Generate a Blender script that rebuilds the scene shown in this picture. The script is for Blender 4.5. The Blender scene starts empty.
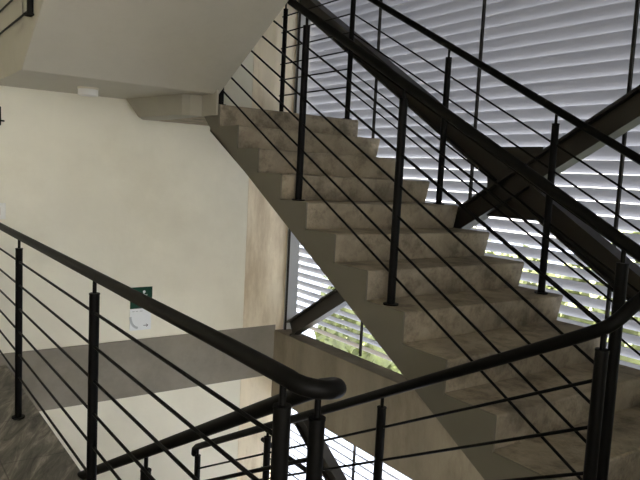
import bpy, bmesh, math, random
from mathutils import Vector, Matrix
random.seed(7)
SC = bpy.context.scene
COL = SC.collection

# ------------------------------------------------------------------ helpers
def mat_new(name):
    m = bpy.data.materials.new(name); m.use_nodes = True
    nt = m.node_tree; nt.nodes.clear()
    out = nt.nodes.new('ShaderNodeOutputMaterial'); b = nt.nodes.new('ShaderNodeBsdfPrincipled')
    nt.links.new(b.outputs[0], out.inputs[0])
    return m, nt, b

def plaster(name, col, var=0.08, scale=1.6, rough=0.85, bump=0.12, fine=45, stain=None, stain_amt=0.0, vec_scale=(1, 1, 1), stain_scale=2.2):
    m, nt, b = mat_new(name); N = nt.nodes; L = nt.links
    tc = N.new('ShaderNodeTexCoord'); mp = N.new('ShaderNodeMapping'); mp.inputs['Scale'].default_value = vec_scale
    L.new(tc.outputs['Object'], mp.inputs[0])
    n1 = N.new('ShaderNodeTexNoise'); n1.inputs['Scale'].default_value = scale; n1.inputs['Detail'].default_value = 7; n1.inputs['Roughness'].default_value = .62
    L.new(mp.outputs[0], n1.inputs[0])
    cr = N.new('ShaderNodeValToRGB')
    cr.color_ramp.elements[0].position = .3; cr.color_ramp.elements[1].position = .72
    cr.color_ramp.elements[0].color = tuple(c * (1 - var) for c in col) + (1,)
    cr.color_ramp.elements[1].color = tuple(min(1, c * (1 + var)) for c in col) + (1,)
    L.new(n1.outputs[0], cr.inputs[0])
    last = cr.outputs[0]
    if stain:
        n2 = N.new('ShaderNodeTexNoise'); n2.inputs['Scale'].default_value = stain_scale; n2.inputs['Detail'].default_value = 9; n2.inputs['Roughness'].default_value = .7
        L.new(mp.outputs[0], n2.inputs[0])
        r2 = N.new('ShaderNodeValToRGB'); r2.color_ramp.elements[0].position = .48; r2.color_ramp.elements[1].position = .66
        r2.color_ramp.elements[0].color = (0, 0, 0, 1); r2.color_ramp.elements[1].color = (stain_amt,) * 3 + (1,)
        L.new(n2.outputs[0], r2.inputs[0])
        mx = N.new('ShaderNodeMix'); mx.data_type = 'RGBA'
        L.new(r2.outputs[0], mx.inputs[0]); L.new(last, mx.inputs[6]); mx.inputs[7].default_value = tuple(stain) + (1,)
        last = mx.outputs[2]
    L.new(last, b.inputs['Base Color']); b.inputs['Roughness'].default_value = rough
    n3 = N.new('ShaderNodeTexNoise'); n3.inputs['Scale'].default_value = fine; n3.inputs['Detail'].default_value = 6
    L.new(tc.outputs['Object'], n3.inputs[0])
    bp = N.new('ShaderNodeBump'); bp.inputs['Strength'].default_value = bump; bp.inputs['Distance'].default_value = .02
    L.new(n3.outputs[0], bp.inputs['Height']); L.new(bp.outputs[0], b.inputs['Normal'])
    return m

def metal(name, col, rough=.4, metallic=0.0, spec=.5, var=.15):
    m, nt, b = mat_new(name); N = nt.nodes; L = nt.links
    tc = N.new('ShaderNodeTexCoord'); n = N.new('ShaderNodeTexNoise'); n.inputs['Scale'].default_value = 30; n.inputs['Detail'].default_value = 4
    L.new(tc.outputs['Object'], n.inputs[0])
    cr = N.new('ShaderNodeValToRGB')
    cr.color_ramp.elements[0].color = tuple(c * (1 - var) for c in col) + (1,)
    cr.color_ramp.elements[1].color = tuple(min(1, c * (1 + var)) for c in col) + (1,)
    L.new(n.outputs[0], cr.inputs[0]); L.new(cr.outputs[0], b.inputs['Base Color'])
    mr = N.new('ShaderNodeMapRange'); mr.inputs[3].default_value = rough - .02; mr.inputs[4].default_value = rough + .02
    L.new(n.outputs[0], mr.inputs[0]); L.new(mr.outputs[0], b.inputs['Roughness'])
    b.inputs['Metallic'].default_value = metallic; b.inputs['Specular IOR Level'].default_value = spec
    return m

def slate_mat():
    m, nt, b = mat_new('slate_tile'); N = nt.nodes; L = nt.links
    tc = N.new('ShaderNodeTexCoord')
    rt = N.new('ShaderNodeMapping'); rt.inputs['Rotation'].default_value = (0, 0, math.radians(-64))
    L.new(tc.outputs['Object'], rt.inputs[0])
    rot = N.new('ShaderNodeMapping'); rot.inputs['Scale'].default_value = (1.5, 8.0, 1); L.new(rt.outputs[0], rot.inputs[0])
    n = N.new('ShaderNodeTexNoise'); n.inputs['Scale'].default_value = 1.7; n.inputs['Detail'].default_value = 9; n.inputs['Roughness'].default_value = .68; n.inputs['Distortion'].default_value = 1.1
    L.new(rot.outputs[0], n.inputs[0])
    cr = N.new('ShaderNodeValToRGB'); e = cr.color_ramp.elements
    e[0].position = .34; e[0].color = (.035, .031, .026, 1); e[1].position = .70; e[1].color = (.40, .365, .315, 1)
    k = e.new(.52); k.color = (.14, .128, .108, 1)
    L.new(n.outputs[0], cr.inputs[0])
    br = N.new('ShaderNodeTexBrick'); br.offset = 0; br.inputs['Scale'].default_value = 1.0
    br.inputs['Brick Width'].default_value = .6; br.inputs['Row Height'].default_value = .6; br.inputs['Mortar Size'].default_value = .0035
    br.inputs['Color1'].default_value = (1, 1, 1, 1); br.inputs['Color2'].default_value = (.86, .86, .86, 1); br.inputs['Mortar'].default_value = (.45, .45, .45, 1)
    L.new(tc.outputs['Object'], br.inputs[0])
    mx = N.new('ShaderNodeMix'); mx.data_type = 'RGBA'; mx.blend_type = 'MULTIPLY'; mx.inputs[0].default_value = 1
    L.new(cr.outputs[0], mx.inputs[6]); L.new(br.outputs[0], mx.inputs[7]); L.new(mx.outputs[2], b.inputs['Base Color'])
    b.inputs['Roughness'].default_value = .55
    bp = N.new('ShaderNodeBump'); bp.inputs['Strength'].default_value = .15; bp.inputs['Distance'].default_value = .01
    L.new(n.outputs[0], bp.inputs['Height']); L.new(bp.outputs[0], b.inputs['Normal'])
    return m

M = {}
M['wall'] = plaster('cream_plaster', (.83, .805, .70), var=.06, scale=1.3, bump=.10, fine=22, stain=(.70, .665, .555), stain_amt=.4, stain_scale=1.1)
M['soffit'] = plaster('shaded_soffit_plaster', (.50, .475, .405), var=.08, scale=1.4, bump=.07, fine=18, stain=(.36, .335, .28), stain_amt=.4, stain_scale=1.4)  # wall plaster darkened: the soffit's shade is put into the colour
M['beam'] = plaster('shaded_beam_plaster', (.36, .34, .285), var=.08, scale=1.6, bump=.07, fine=18)  # soffit plaster darkened further, shade of the beam's dim side in the colour
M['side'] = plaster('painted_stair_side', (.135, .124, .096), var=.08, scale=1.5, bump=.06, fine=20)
M['step'] = plaster('rough_step_concrete', (.31, .265, .20), var=.32, scale=5, bump=.45, fine=55, stain=(.095, .078, .055), stain_amt=.75, stain_scale=6)
M['conc'] = plaster('board_marked_concrete', (.26, .225, .17), var=.22, scale=3, bump=.2, fine=30, stain=(.15, .122, .085), stain_amt=.7, vec_scale=(1, 1, .35), stain_scale=2.6)
M['column'] = plaster('tan_concrete', (.86, .77, .61), var=.12, scale=2.5, bump=.2, fine=30, stain=(.50, .39, .26), stain_amt=.7, vec_scale=(1.6, 1, .35), stain_scale=2.0)
M['band'] = plaster('grey_cement_band', (.235, .215, .18), var=.16, scale=3.2, bump=.1, fine=25, stain=(.30, .28, .25), stain_amt=.5)
M['slate'] = slate_mat()
M['black'] = metal('black_paint', (.0028, .0026, .0023), rough=.5, spec=.10)
M['steel'] = metal('dark_brown_steel', (.016, .0135, .0105), rough=.42, spec=.45, var=.04)
M['mull'] = metal('bronze_aluminium', (.018, .016, .014), rough=.55, spec=.2)
M['jamb'] = metal('grey_aluminium', (.42, .43, .44), rough=.5, var=.05)
M['louver'] = metal('white_louver_paint', (.30, .305, .33), rough=.5, var=.03, spec=.3)
M['white'] = metal('white_enamel', (.82, .82, .80), rough=.4, var=.02)
M['cream'] = metal('cream_plastic', (.70, .66, .55), rough=.45, var=.03)
M['green'] = metal('sign_green', (.001, .042, .021), rough=.5, spec=.2, var=.05)
M['signwhite'] = metal('sign_white', (.80, .83, .85), rough=.35, var=.02)
M['signgrey'] = metal('sign_grey', (.45, .48, .50), rough=.4, var=.02)
M['ink'] = metal('sign_ink', (.04, .04, .045), rough=.5, var=.02)
M['pave'] = plaster('pale_paving', (.045, .056, .08), var=.25, scale=.6, bump=.02, fine=6)
M['leaf'] = plaster('hedge_leaf', (.105, .125, .045), var=.5, scale=3, bump=.0, rough=.6)

def link(o, parent=None):
    COL.objects.link(o)
    if parent: o.parent = parent
    return o

def tag(o, label, cat, group=None):
    o['label'] = label; o['category'] = cat
    if group: o['group'] = group
    return o

def thing(name, label, cat, loc=(0, 0, 0), group=None):
    o = bpy.data.objects.new(name, None); o.location = loc; o.empty_display_size = .1
    link(o); return tag(o, label, cat, group)

def obj(name, bm, m, parent=None, smooth=False, bevel=0, label=None):
    """bm holds world coordinates; they are moved into the parent's frame"""
    bmesh.ops.recalc_face_normals(bm, faces=bm.faces[:])
    off = Vector((0, 0, 0))
    p = parent
    while p: off += p.location; p = p.parent
    if off.length: bmesh.ops.translate(bm, verts=bm.verts[:], vec=-off)
    me = bpy.data.meshes.new(name); bm.to_mesh(me); bm.free()
    me.materials.append(m)
    if smooth:
        for f in me.polygons: f.use_smooth = True
    o = link(bpy.data.objects.new(name, me), parent)
    if bevel:
        md = o.modifiers.new('bevel', 'BEVEL'); md.width = bevel; md.segments = 2; md.limit_method = 'ANGLE'; md.angle_limit = math.radians(40)
    if smooth:
        try: me.set_sharp_from_angle(angle=math.radians(40))
        except Exception: pass
    if label: o['label'] = label
    return o

def struct(name, bm, m, parent=None, **k):
    o = obj(name, bm, m, parent, **k)
    if not parent: o['kind'] = 'structure'
    return o

def box(bm, x0, x1, y0, y1, z0, z1):
    v = [bm.verts.new((x, y, z)) for x in (x0, x1) for y in (y0, y1) for z in (z0, z1)]
    for f in ((0, 1, 3, 2), (4, 6, 7, 5), (0, 4, 5, 1), (2, 3, 7, 6), (0, 2, 6, 4), (1, 5, 7, 3)): bm.faces.new([v[i] for i in f])
    return bm

def prism(bm, poly, axis, a, b):
    """poly of 2-D points extruded along axis ('X': (y,z), 'Y': (x,z), 'Z': (x,y))"""
    def P(p, t): return {'X': (t, p[0], p[1]), 'Y': (p[0], t, p[1]), 'Z': (p[0], p[1], t)}[axis]
    A = [bm.verts.new(P(p, a)) for p in poly]; B = [bm.verts.new(P(p, b)) for p in poly]
    n = len(poly)
    bm.faces.new(A); bm.faces.new(B[::-1])
    for i in range(n): bm.faces.new((A[i], A[(i + 1) % n], B[(i + 1) % n], B[i]))
    return bm

def tube(bm, pts, r, seg=12, caps=True, dome=False):
    pts = [Vector(p) for p in pts]; n = len(pts)
    T = []
    for i in range(n):
        t = (pts[min(i + 1, n - 1)] - pts[max(i - 1, 0)]).normalized(); T.append(t)
    u = T[0].orthogonal().normalized()
    rings = []
    if dome:   # rounded ends
        pre = [(pts[0] - T[0] * r * math.sin(a), r * math.cos(a)) for a in (1.35, .9, .45)]
        post = [(pts[-1] + T[-1] * r * math.sin(a), r * math.cos(a)) for a in (.45, .9, 1.35)]
    else: pre = post = []
    seq = [(p, rr, T[0]) for p, rr in pre] + [(pts[i], r, T[i]) for i in range(n)] + [(p, rr, T[-1]) for p, rr in post]
    for p, rr, t in seq:
        u = (u - t * u.dot(t)).normalized(); w = t.cross(u)
        rings.append([bm.verts.new(p + (u * math.cos(2 * math.pi * k / seg) + w * math.sin(2 * math.pi * k / seg)) * rr) for k in range(seg)])
    for a, b in zip(rings, rings[1:]):
        for k in range(seg): bm.faces.new((a[k], a[(k + 1) % seg], b[(k + 1) % seg], b[k]))
    if caps: bm.faces.new(rings[0][::-1]); bm.faces.new(rings[-1])
    return bm

def smooth_path(pts, sub=6):
    """Catmull-Rom through the points"""
    P = [Vector(p) for p in pts]; P = [P[0] * 2 - P[1]] + P + [P[-1] * 2 - P[-2]]
    out = []
    for i in range(1, len(P) - 2):
        a, b, c, d = P[i - 1:i + 3]
        for k in range(sub):
            t = k / sub
            out.append(.5 * ((2 * b) + (c - a) * t + (2 * a - 5 * b + 4 * c - d) * t * t + (3 * b - a - 3 * c + d) * t ** 3))
    out.append(P[-2]); return out

def BM(): return bmesh.new()

# ------------------------------------------------------------------ measures (metres; floor of the camera's level at z = 0)
YW = 5.40                 # end wall
XA, XB = 2.10, 3.36       # near side / window side of the rising flight
TR, RI = .2875, .1550     # tread, riser
Y7, Z6 = 2.2194, .8165
def ry(k): return Y7 + (k - 7) * TR        # riser k stands here
def tz(k): return Z6 + (k - 6) * RI        # top of tread k
XW = 3.365                 # inner face of the window-side wall
ZL = tz(14)               # top of the half landing
XD = .82                  # free side of the flight overhead
ZS = 2.132                # flat soffit of the upper landing

# ------------------------------------------------------------------ setting
b = BM(); box(b, -3.6, .93, -4, YW, -.28, 0); box(b, .93, 2.08, -4, 1.45, -.28, 0); box(b, 2.08, XW, -4, .80, -.28, 0)
struct('floor', b, M['slate'])
b = BM(); box(b, -3.6, XW, YW, YW + .3, -4.03, 6.2); struct('wall_north', b, M['wall'])
b = BM(); prism(b, [(YW - .012, -.413), (YW + .02, -.413), (YW + .02, .093), (YW - .012, .093)], 'X', -3.6, XW + .01)
struct('baseboard_north', b, M['band'])
# corner column (a flush concrete face standing between the end wall and the window)
b = BM(); box(b, 3.013, 3.47, YW - .006, YW + .35, -4.03, 6.2); struct('column', b, M['column'])
# window-side wall: spandrel at floor level, wall below and above the windows
b = BM()
prism(b, [(XW, -.645), (XW, .040), (3.55, .036), (3.60, .0), (3.70, -.03), (3.70, -.06), (3.60, -.09), (3.56, -.645)], 'Y', -1.0, YW - .002)
struct('wall_east', b, M['conc'], bevel=.006)
b = BM(); box(b, XW, 3.7, -1, YW, 3.45, 6.2); struct('wall_east_above', b, M['conc'])
b = BM(); box(b, XW, 3.7, -1, YW, -4.03, -3.3); struct('wall_east_below', b, M['conc'])
b = BM(); box(b, XW, 3.7, -4, -1, -4.03, 6.2); struct('wall_east_behind', b, M['wall'])
b = BM()   # behind the camera: unseen openings on two storeys, added to light the end wall
box(b, -3.6, 3.6, -3.2, -3, -4.03, -3.0); box(b, -2.4, 1.6, -3.2, -3, -.6, .6); box(b, -2.4, 1.6, -3.2, -3, 3.2, 6.2)
box(b, -3.6, -2.4, -3.2, -3, -.6, 6.2); box(b, 1.6, 3.6, -3.2, -3, -.6, 6.2); box(b, .0, .1, -3.2, -3, .6, 3.2)
struct('wall_south', b, M['wall'])
b = BM(); box(b, 1.15, XW, -.45, -.30, 0, 3.9); struct('wall_light_block', b, M['wall'])  # unseen partition added to keep light off the near steps
# far side of the hall
b = BM(); box(b, -3.8, -3.6, -4.2, YW + .3, -.3, 6.2)
struct('wall_west', b, M['wall'])
b = BM(); box(b, -3.8, XD - .02, -4.2, YW + .3, 3.9, 4.1); box(b, XD - .02, 3.6, -4.2, .75, 3.9, 4.1); struct('ceiling', b, M['wall'])
b = BM(); box(b, -3.8, 3.9, -4.2, YW + .3, 6.2, 6.4); struct('ceiling_stairwell', b, M['wall'])
b = BM(); box(b, -3.8, 3.6, -4.2, YW + .3, -4.23, -4.03); struct('floor_below', b, M['slate'])
b = BM(); box(b, -3.8, -3.6, -4.2, YW + .3, -4.03, -.3); struct('wall_west_below', b, M['wall'])

# ------------------------------------------------------------------ rising flight (centre of the picture)
def soff(y): return .393 + .564 * (y - 1.698)
fl = thing('stair_flight', 'bare concrete stair flight climbing beside the louvred window', 'stairs', (2.67, .80, 0))
# waist slab: profile under the steps
KS, KE = 2, 13
def waist(dy, dz):
    prof = []
    for k in range(KS, KE + 1):
        prof += [(ry(k) + dy, tz(k) - RI - dz if k > KS else 0.0 - dz), (ry(k) + dy, tz(k) - dz)]
    return prof + [(ry(14) + dy, tz(13) - dz)] + ([(ry(14), ZL + .0005), (4.47, ZL + .0005), (4.47, 1.98), (4.44, 1.955)] if dz < 0 else [(4.386, tz(13) - dz)]) + [(4.386, soff(4.386)), (.95, soff(.95)), (.82, -.05 - dz)]
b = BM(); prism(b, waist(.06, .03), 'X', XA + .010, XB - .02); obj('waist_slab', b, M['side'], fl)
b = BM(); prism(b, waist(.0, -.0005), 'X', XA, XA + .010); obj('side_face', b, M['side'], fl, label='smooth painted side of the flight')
for k in range(KS, KE + 1):
    z1 = tz(k); z0 = tz(k - 1) if k > KS else 0.0
    b = BM()
    y0 = ry(k); y1 = ry(k + 1) + .03
    # slightly battered riser and worn nosing, window end tapering a little
    poly = [(y0 + .014, z0), (y0 + .001, z1 - .025), (y0 - .003, z1 - .006), (y0 + .004, z1), (y1, z1), (y1, z1 - .05), (y0 + .05, z0)]
    prism(b, poly, 'X', XA + .010, XB)
    for v in b.verts:
        if v.co.x > XB - .01 and v.co.z < z1 - .03: v.co.x -= .018
    obj('step', b, M['step'], fl, bevel=.004)

# half landing at the top of this flight and the two-riser-higher one to its left
hl = thing('landing_slab', 'thin concrete half landing at the head of the rising flight', 'landing', (2.6, 4.8, 1.97))
b = BM()
front = ry(14)
prism(b, [(front, tz(13)), (front - .004, ZL - .02), (front + .004, ZL), (YW - .01, ZL), (YW - .01, 1.980), (4.47, 1.980), (4.44, 1.955), (4.386, soff(4.386) + .002)], 'X', XA + .010, XB)
obj('slab', b, M['step'], hl, bevel=.004)
b = BM()
plan = [(XA, 4.245), (2.088, 4.25), (2.075, 4.466), (1.99, 4.485), (1.948, 4.53), (1.93, 4.60), (1.84, 5.13), (1.79, YW - .01), (XA, YW - .01)]
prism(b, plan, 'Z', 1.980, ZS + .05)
for v in b.verts:
    if v.co.x < 1.80 and v.co.z < 2: v.co.x = 1.97     # the end tapers up to the soffit at the wall
obj('edge_beam', b, M['beam'], hl, label='short dropped beam with a rounded corner')

# flight overhead
up = thing('stair_flight', 'smooth shaded sloping underside of the flight overhead', 'stairs', (1.46, 4.29, ZS))
def dsoff(y): return ZS + .556 * (4.30 - y)
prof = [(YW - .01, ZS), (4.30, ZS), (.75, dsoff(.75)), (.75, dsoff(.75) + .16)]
zt = 2.37
n = 11; tr = (4.30 - .75) / n; rr = (dsoff(.75) + .16 - zt) / n
for k in range(n):
    y = .75 + k * tr; z = dsoff(.75) + .16 - k * rr
    prof += [(y + tr, z), (y + tr, z - rr)]
prof += [(YW - .01, zt)]
pp = []
for p in prof:
    if not pp or (Vector(p) - Vector(pp[-1])).length > 1e-4: pp.append(p)
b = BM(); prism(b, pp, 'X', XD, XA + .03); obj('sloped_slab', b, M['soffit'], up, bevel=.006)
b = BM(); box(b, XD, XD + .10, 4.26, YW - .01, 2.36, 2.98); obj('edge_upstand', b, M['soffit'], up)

# descending flight between the two railings (below the picture)
dn = thing('stair_flight', 'concrete flight going down between the two low handrails', 'stairs', (1.5, 1.45, -.2))
for k in range(1, 13):
    y0 = 1.45 + (k - 1) * TR; z1 = -k * RI
    b = BM(); prism(b, [(y0, z1), (y0 + TR + .02, z1), (y0 + TR + .02, z1 - .16), (y0, z1 - .16 + .0)], 'X', .97, 2.05)
    obj('step', b, M['step'], dn)
b = BM(); prism(b, [(1.452, -.16), (1.452 + 12 * TR, -12 * RI - .16), (1.452 + 12 * TR, -12 * RI - .34), (1.46, -.30)], 'X', .99, 2.03); obj('waist_slab', b, M['side'], dn)
b = BM(); box(b, .97, XB, 4.92, YW, -2.2, -2.02); struct('floor_half_landing', b, M['step'])

# ------------------------------------------------------------------ railings
PR, HR, BR = .021, .0225, .0062
def add_post(root, x, y, zf, zt_, zrail, m=None, pr=PR):
    m = m or M['black']
    b = BM(); tube(b, [(x, y, zf), (x, y, zt_ - .006)], pr, 16); tube(b, [(x, y, zt_ - .006), (x, y, zt_)], pr * 1.06, 16)
    o = obj('post', b, m, root, smooth=True)
    b = BM(); tube(b, [(x, y, zt_ - .01), (x, y, zrail)], .0085, 10); obj('pin', b, m, o, smooth=True)
    b = BM(); tube(b, [(x, y, zf), (x, y, zf + .008)], pr * 1.85, 18); obj('base_plate', b, m, o, smooth=True)
    return o
def add_bar(root, pts):
    b = BM(); tube(b, pts, BR, 8); return obj('bar', b, M['black'], root, smooth=True)

# 1. foreground: level along the floor edge, turns back and goes down beside the descending flight
R1 = thing('railing', 'black railing nearest the camera along the slate floor edge, handrail curling back at its end', 'railing', (.80, 1.23, 0))
X1, XC = .80, .925
def c_left(y): return 1.007 - .534 * (y - 1.389)
path = [(X1, YW - .02, 1.135), (X1, 4.0, 1.135), (X1, 2.5, 1.135), (X1, 1.5, 1.135), (X1, 1.26, 1.133)]
for a in range(0, 181, 20):
    A = math.radians(a); path.append((.8625 - .0625 * math.cos(A), 1.205 - .055 * math.sin(A), 1.132 - .036 * a / 180))
path += [(XC, 1.25, 1.080), (XC, 1.32, c_left(1.32)), (XC, 1.7, c_left(1.7)), (XC, 3.0, c_left(3.0)), (XC, 4.7, c_left(4.7))]
b = BM(); tube(b, path, HR, 18, dome=True); obj('handrail', b, M['black'], R1, smooth=True)
for y in (4.235, 2.70, 1.232): add_post(R1, X1, y, 0, 1.062, 1.125)
for z in (.98, .836, .69, .548, .405, .262): add_bar(R1, [(X1, 1.232, z), (X1, YW - .01, z)])
for y in (1.263, 2.40, 3.55): 
    zr = c_left(y); add_post(R1, XC, y, max(zr - 1.03, -RI * math.ceil((y - 1.45) / TR)) if y > 1.45 else 0, zr - .075, zr - .01)
for i in range(6):
    o_ = .18 + .163 * i; add_bar(R1, [(XC, 1.263, c_left(1.263) - o_), (XC, 4.6, c_left(4.6) - o_)])

# 2. middle: descends on the well side of the lower flight, turns up onto the near side of the rising flight
R2 = thing('railing', 'black railing on the well side of the rising steps, handrail bending down at lower right', 'railing', (2.2, 1.22, tz(3)))
XP, XQ = 2.165, 1.95
def a_left(y): return 1.472 + .5418 * (y - 1.308)
def c_right(y): return 1.1659 - .5156 * (y - 1.1042)
path = [(XQ, 4.13, c_right(4.1) - .06), (XQ, 4.125, c_right(4.1) - .025), (XQ, 4.09, c_right(4.1) + .004), (XQ, 4.0, c_right(4.0)), (XQ, 3.0, c_right(3.0)), (XQ, 1.6, c_right(1.6)), (XQ, 1.3, c_right(1.3))]
path += smooth_path([(XQ, 1.2, c_right(1.2)), (1.953, 1.15, 1.145), (1.962, 1.118, 1.168), (1.985, 1.098, 1.195), (2.02, 1.085, 1.228), (2.07, 1.07, 1.265), (2.13, 1.065, 1.31), (XP, 1.085, 1.347), (XP, 1.13, a_left(1.13)), (XP, 1.24, a_left(1.24))], 5)
path += [(XP, 1.5, a_left(1.5)), (XP, 2.5, a_left(2.5)), (XP, 4.2, a_left(4.2))]
b = BM(); tube(b, path, HR, 18, dome=True); obj('handrail', b, M['black'], R2, smooth=True)
for y, k in ((1.21, 3), (2.385, 7), (3.262, 10)):
    add_post(R2, XP, y, tz(k), a_left(y) - .07, a_left(y) - .01)
add_post(R2, XP - .015, 4.31, ZL, a_left(4.2) - .05, a_left(4.2))
for y in (1.13, 2.164, 3.144, 4.074):
    zr = c_right(y); add_post(R2, XQ, y, (-RI * math.ceil((y - 1.45) / TR)) if y > 1.45 else 0, zr - .065, zr - .01)
for i in range(6):
    o_ = .185 + .149 * i
    add_bar(R2, [(XP, 1.22, a_left(1.22) - o_), (XP - .01, 4.31, a_left(4.31) - o_)])
    o_ = .165 + .158 * i
    add_bar(R2, [(XQ, 1.13, c_right(1.13) - o_), (XQ, 4.08, c_right(4.08) - o_)])

# 3. window side of the rising flight, level along the half landing
R3 = thing('railing', 'black railing between the rising steps and the louvred window', 'railing', (3.27, 2.30, tz(7)))
XR = 3.27
def a_right(y): return 1.7575 + .536 * (y - 1.790)
zt3 = 3.18
b = BM(); tube(b, smooth_path([(XR, .4, a_right(.4)), (XR, 1.5, a_right(1.5)), (XR, 2.5, a_right(2.5)), (XR, 3.6, a_right(3.6)), (XR, 4.25, a_right(4.25)), (XR, 4.45, zt3 - .01), (XR, 4.7, zt3), (XR, 5.34, zt3)], 4), HR, 16, dome=True)
obj('handrail', b, M['black'], R3, smooth=True)
for y, k in ((.92, 2), (1.40, 4), (2.305, 7), (3.18, 10)):
    add_post(R3, XR, y, tz(k), a_right(y) - .075, a_right(y) - .01)
for y in (4.27, 5.29): add_post(R3, XR, y, ZL, (zt3 if y > 5 else a_right(y)) - .075, (zt3 if y > 5 else a_right(y)) - .01)
for i in range(6):
    o_ = .19 + .150 * i
    add_bar(R3, [(XR, .5, a_right(.5) - o_), (XR, 4.25, a_right(4.25) - o_)])
    add_bar(R3, [(XR, 4.25, ZL + .26 + .145 * i), (XR, 5.34, ZL + .26 + .145 * i)])

# 4. rail on the edge of the landing overhead
R4 = thing('railing', 'black railing glimpsed at the top left on the landing overhead', 'railing', (XD - .01, 4.0, 2.38))
add_post(R4, XD - .012, 4.0, 2.395, 3.33, 3.39)
add_post(R4, XD - .012, 5.1, 2.395, 3.33, 3.39)
for i in range(6): add_bar(R4, [(XD - .012, 4.0, 2.432 + .145 * i), (XD - .012, 5.28, 2.432 + .145 * i)])
b = BM(); tube(b, [(XD - .012, 3.9, 3.40), (XD - .012, 5.28, 3.40)], HR, 14, dome=True); obj('handrail', b, M['black'], R4, smooth=True)

# 5. rail of the half landing one level down, in front of the lower window
R5 = thing('railing', 'dark railing seen low through the posts before the lower window', 'railing', (3.2, 4.9, -2.02))
b = BM(); tube(b, [(XR, 4.35, -1.06), (XR, 5.36, -1.06)], HR, 14, dome=True); obj('handrail', b, M['black'], R5, smooth=True)
add_post(R5, XR, 4.96, -2.02, -1.13, -1.07)
for i in range(5): add_bar(R5, [(XR, 4.4, -1.2 - .145 * i), (XR, 5.36, -1.2 - .145 * i)])

# ------------------------------------------------------------------ windows, braces, louvres
for w, (z0, z1) in enumerate(((.040, 3.45), (-3.3, -.645))):
    b = BM(); box(b, 3.47, 3.60, YW - .035, YW - .004, z0, z1); f = struct('window_%d' % (w + 1), b, M['jamb'])
    b = BM(); box(b, 3.463, 3.48, YW - .05, YW - .036, z0, z1); obj('jamb_trim', b, M['mull'], f)
    for y in (4.28, 3.165, 2.055, .94, -.17):
        b = BM(); box(b, 3.555, 3.575, y - .008, y + .008, z0, z1); obj('mullion', b, M['mull'], f)

def blade_bm(zi, y0, y1):
    # inner edge high, outer edge low; a shallow S in section
    xs = [0, .008, .03, .055, .078, .088]; zs = [.004, 0, -.018, -.044, -.066, -.071]
    t = .0025
    top = [(3.602 + x, zi + z) for x, z in zip(xs, zs)]
    poly = top + [(x - t * .7, z - t) for x, z in reversed(top)]
    return prism(BM(), poly, 'Y', y0, y1)
PITCH = .0821
for nm, zlo, zhi, lab in (('louver_screen', .06, 3.45, 'white horizontal louvre blades filling the tall window behind the stairs'),
                          ('louver_screen', -3.18, -.62, 'bright louvre blades of the lower window under the concrete sill')):
    r = thing(nm, lab, 'louvre', (3.64, 2.2, zlo))
    fb = BM(); box(fb, 3.60, 3.70, -.99, -.96, -.03 if zlo > 0 else -3.3, zhi); box(fb, 3.60, 3.70, YW + .12, YW + .15, -.03 if zlo > 0 else -3.3, zhi); obj('side_frame', fb, M['jamb'], r)
    z = 2.668 + PITCH * 9
    while z > zlo:
        if z < zhi + .02: obj('louver_blade', blade_bm(z, -.95, YW + .12), M['louver'], r, smooth=True)
        z -= PITCH

def ibeam(p0, p1, hgt, wid, tf=.016, tw=.014):
    """I-section from p0 to p1 (both in the plane X = const), flanges across X"""
    bm = BM(); p0 = Vector(p0); p1 = Vector(p1)
    d = (p1 - p0).normalized(); up_ = Vector((1, 0, 0)).cross(d)
    if up_.z < 0: up_ = -up_
    h = hgt / 2; w = wid / 2
    sec = [(-w, h), (w, h), (w, h - tf), (tw, h - tf), (tw, -h + tf), (w, -h + tf), (w, -h), (-w, -h), (-w, -h + tf), (-tw, -h + tf), (-tw, h - tf), (-w, h - tf)]
    A = [bm.verts.new(p0 + Vector((x, 0, 0)) + up_ * u) for x, u in sec]; B = [bm.verts.new(p1 + Vector((x, 0, 0)) + up_ * u) for x, u in sec]
    bm.faces.new(A); bm.faces.new(B[::-1])
    for i in range(12): bm.faces.new((A[i], A[(i + 1) % 12], B[(i + 1) % 12], B[i]))
    return bm
BX = 3.42
def br1(y): return 1.363 - .601 * (y - 3.06)
def br2(y): return 1.815 + .617 * (y - 3.0)
cb = thing('cross_brace', 'dark steel cross bracing crossing the tall louvred window', 'brace', (BX, 2.671, 1.597))
obj('brace_beam', ibeam((BX, 5.15, br1(5.15)), (BX, .2, br1(.2)), .148, .105), M['steel'], cb)
obj('brace_beam', ibeam((BX, 5.25, br2(5.25)), (BX, 2.73, br2(2.73)), .148, .105), M['steel'], cb)
obj('brace_beam', ibeam((BX, 2.61, br2(2.61)), (BX, .3, br2(.3)), .148, .105), M['steel'], cb)
b = BM(); prism(b, [(2.49, 1.838), (2.86, 1.838), (2.90, 1.70), (2.87, 1.385), (2.50, 1.385), (2.46, 1.60)], 'X', BX - .008, BX + .008)
obj('gusset_plate', b, M['steel'], cb)
lb = thing('cross_brace', 'dark steel brace slanting down across the lower window', 'brace', (BX, 5.0, -.7))
def br3(y): return -.65 + .62 * (y - 5.03)
obj('brace_beam', ibeam((BX, 4.96, br3(4.96)), (BX, 1.5, br3(1.5)), .148, .105), M['steel'], lb)

# ------------------------------------------------------------------ fittings
lp = thing('ceiling_lamp', 'small round white lamp under the landing soffit', 'lamp', (1.37, 4.86, ZS))
b = BM(); tube(b, [(1.37, 4.86, ZS), (1.37, 4.86, ZS - .012)], .074, 28); obj('lamp_base', b, M['cream'], lp, smooth=True)
b = BM(); tube(b, [(1.37, 4.86, ZS - .012), (1.37, 4.86, ZS - .05), (1.37, 4.86, ZS - .055)], .070, 28); obj('diffuser', b, M['white'], lp, smooth=True, bevel=.005)

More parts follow.
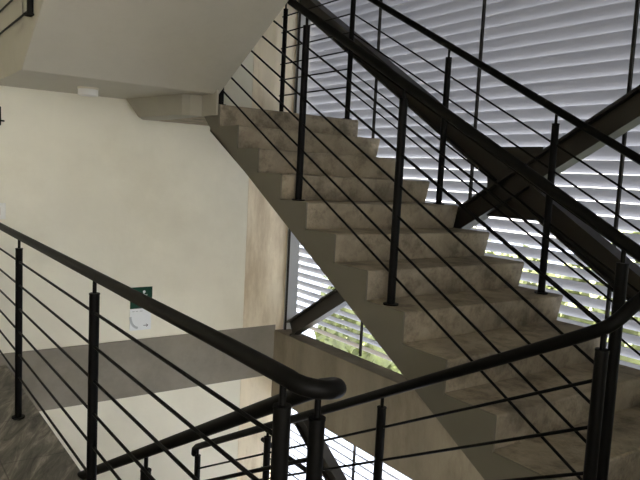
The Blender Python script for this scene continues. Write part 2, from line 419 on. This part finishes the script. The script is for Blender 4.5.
sg = thing('safety_sign', 'green and white evacuation sign on the cream wall', 'sign', (2.0, YW - .003, .2))
yf = YW - .003
def on_wall(bm):   # measured on a plane 5.3 m off, brought to the wall's true distance
    k = 5.4 / 5.3
    for v in bm.verts: v.co.x *= k; v.co.z = 1.6 + (v.co.z - 1.6) * k
    return bm
b = BM(); box(b, 1.866, 2.057, yf - .004, yf, .388, .572); b = on_wall(b); obj('green_panel', b, M['green'], sg)
b = BM(); box(b, 1.866, 2.052, yf - .004, yf, .200, .388); wp = obj('white_panel', on_wall(b), M['signwhite'], sg)
gl = BM(); yg = yf - .0045
def disc(bm, cx, cz, r, y):
    vs = [bm.verts.new((cx + r * math.cos(a * math.pi / 8), y, cz + r * math.sin(a * math.pi / 8))) for a in range(16)]; bm.faces.new(vs)
def stroke(bm, pts, w, y):
    for (x0, z0), (x1, z1) in zip(pts, pts[1:]):
        d = Vector((x1 - x0, 0, z1 - z0)).normalized(); n_ = Vector((-d.z, 0, d.x)) * w / 2
        a = Vector((x0, y, z0)); c = Vector((x1, y, z1))
        bm.faces.new([bm.verts.new(v) for v in (a + n_, c + n_, c - n_, a - n_)])
disc(gl, 1.985, .530, .012, yg)
stroke(gl, [(1.982, .515), (1.972, .478)], .018, yg); stroke(gl, [(1.974, .482), (1.992, .462), (1.982, .440)], .009, yg - .0002); stroke(gl, [(1.972, .480), (1.958, .458), (1.940, .452)], .009, yg - .0004)
stroke(gl, [(1.982, .512), (2.002, .498), (2.012, .504)], .008, yg - .0006)
stroke(gl, [(1.93, .425), (1.955, .425), (1.955, .440)], .006, yg - .0008); stroke(gl, [(2.0, .455), (2.03, .455)], .006, yg - .001)
obj('pictogram', on_wall(gl), M['signwhite'], sg)
ar = BM()
stroke(ar, [(1.985, .238), (2.022, .238)], .005, yg - .0003); stroke(ar, [(2.010, .250), (2.024, .238), (2.010, .226)], .005, yg - .0006)
obj('arrow', on_wall(ar), M['ink'], wp)
gr = BM()
stroke(gr, [(1.870 + .075 * (1 - math.cos(t)), .340 - .10 * math.sin(t) - .02) for t in [i * .16 for i in range(10)]], .02, yg)
stroke(gr, [(1.885, .365), (1.905, .365)], .006, yg - .0002); stroke(gr, [(1.915, .365), (1.935, .365)], .006, yg - .0003); stroke(gr, [(1.95, .365), (1.975, .365)], .006, yg - .0002)
obj('grey_marking', on_wall(gr), M['signgrey'], wp)

sw = thing('light_switch', 'cream switch plate on the wall at the left edge above the handrail', 'switch', (.85, YW - .003, 1.15))
b = BM(); box(b, .80, .922, YW - .015, YW - .002, 1.14, 1.262); obj('switch_plate', b, M['white'], sw, bevel=.004)
b = BM(); box(b, .84, .885, YW - .02, YW - .014, 1.17, 1.23); obj('rocker', b, M['cream'], sw, bevel=.002)
wb = thing('wall_bracket', 'small black bracket high on the cream wall at the left edge', 'bracket', (.84, YW - .003, 1.83))
b = BM(); box(b, .81, .888, YW - .02, YW - .002, 1.84, 1.979); obj('bracket_plate', b, M['black'], wb, bevel=.004)
b = BM(); tube(b, [(.884, YW - .02, 1.875), (.91, YW - .02, 1.875)], .006, 10); obj('bolt', b, M['black'], wb, smooth=True)

# ------------------------------------------------------------------ outdoors
b = BM(); box(b, 3.9, 60, -40, 60, -4.5, -4.3); struct('ground', b, M['pave'])
b = BM()
rnd = random.Random(3)
def crown(y, a, u):
    return (11.5 + 1.5 * math.cos(a), -4.3 + (4.5 + .35 * math.sin(y * 1.3) + .25 * math.sin(y * 3.1)) * math.sin(a) ** .7 * (.9 + .1 * u))
for i in range(9000):
    y = rnd.uniform(-6, 14); a = rnd.uniform(.35, math.pi)
    x, z = crown(y, a, 1.0); x += rnd.uniform(-.2, .2); z += rnd.uniform(-.2, .15)
    s = rnd.uniform(.10, .2); d = Vector((rnd.gauss(0, 1) - .5, rnd.gauss(0, 1), rnd.gauss(0, 1) + .8)).normalized(); e = d.orthogonal().normalized(); f = d.cross(e)
    c = Vector((x, y, z))
    b.faces.new([b.verts.new(c + e * s), b.verts.new(c + f * s * .6), b.verts.new(c - e * s), b.verts.new(c - f * s * .6)])
rows = []
for i in range(51):
    y = -6 + i * .4
    rows.append([b.verts.new((crown(y, k * math.pi / 10, .0)[0], y, crown(y, k * math.pi / 10, .0)[1])) for k in range(11)])
for p, q in zip(rows, rows[1:]):
    for k in range(10): b.faces.new((p[k], p[k + 1], q[k + 1], q[k]))
hd = obj('hedge_foliage', b, M['leaf']); hd['kind'] = 'stuff'; tag(hd, 'sunlit green hedge showing between the louvre blades', 'hedge')

# ------------------------------------------------------------------ light
w = bpy.data.worlds.new('World'); SC.world = w; w.use_nodes = True
nt = w.node_tree; nt.nodes.clear()
bg = nt.nodes.new('ShaderNodeBackground'); out = nt.nodes.new('ShaderNodeOutputWorld'); nt.links.new(bg.outputs[0], out.inputs[0])
bg.inputs[0].default_value = (1.0, .975, .93, 1); bg.inputs[1].default_value = 1.6
sun = bpy.data.lights.new('sun', 'SUN'); sun.energy = 26; sun.angle = math.radians(2); sun.color = (1, .95, .86)
so = bpy.data.objects.new('sun', sun); COL.objects.link(so)
so.rotation_euler = Vector((-.22, .45, -1)).to_track_quat('-Z', 'Y').to_euler()

# ------------------------------------------------------------------ camera
cam = bpy.data.cameras.new('camera'); co = bpy.data.objects.new('camera', cam); COL.objects.link(co)
yaw, pitch, roll = .6222, .1004, .0517
fw = Vector((math.sin(yaw) * math.cos(pitch), math.cos(yaw) * math.cos(pitch), -math.sin(pitch)))
r = Vector((math.cos(yaw), -math.sin(yaw), 0)); u = r.cross(fw)
r2 = math.cos(roll) * r + math.sin(roll) * u; u2 = -math.sin(roll) * r + math.cos(roll) * u
mw = Matrix((r2, u2, -fw)).transposed().to_4x4(); mw.translation = (0, 0, 1.6)
co.matrix_world = mw
cam.sensor_width = 36; cam.lens = 650.39 / 640 * 36; cam.clip_start = .02
SC.camera = co

SC.view_settings.view_transform = 'Standard'; SC.view_settings.look = 'None'
SC.view_settings.gamma = 1; SC.view_settings.exposure = 1.95
SC.view_settings.use_curve_mapping = False
SC.cycles.max_bounces = 10; SC.cycles.diffuse_bounces = 7; SC.cycles.use_denoising = True
SC.cycles.sample_clamp_indirect = 6
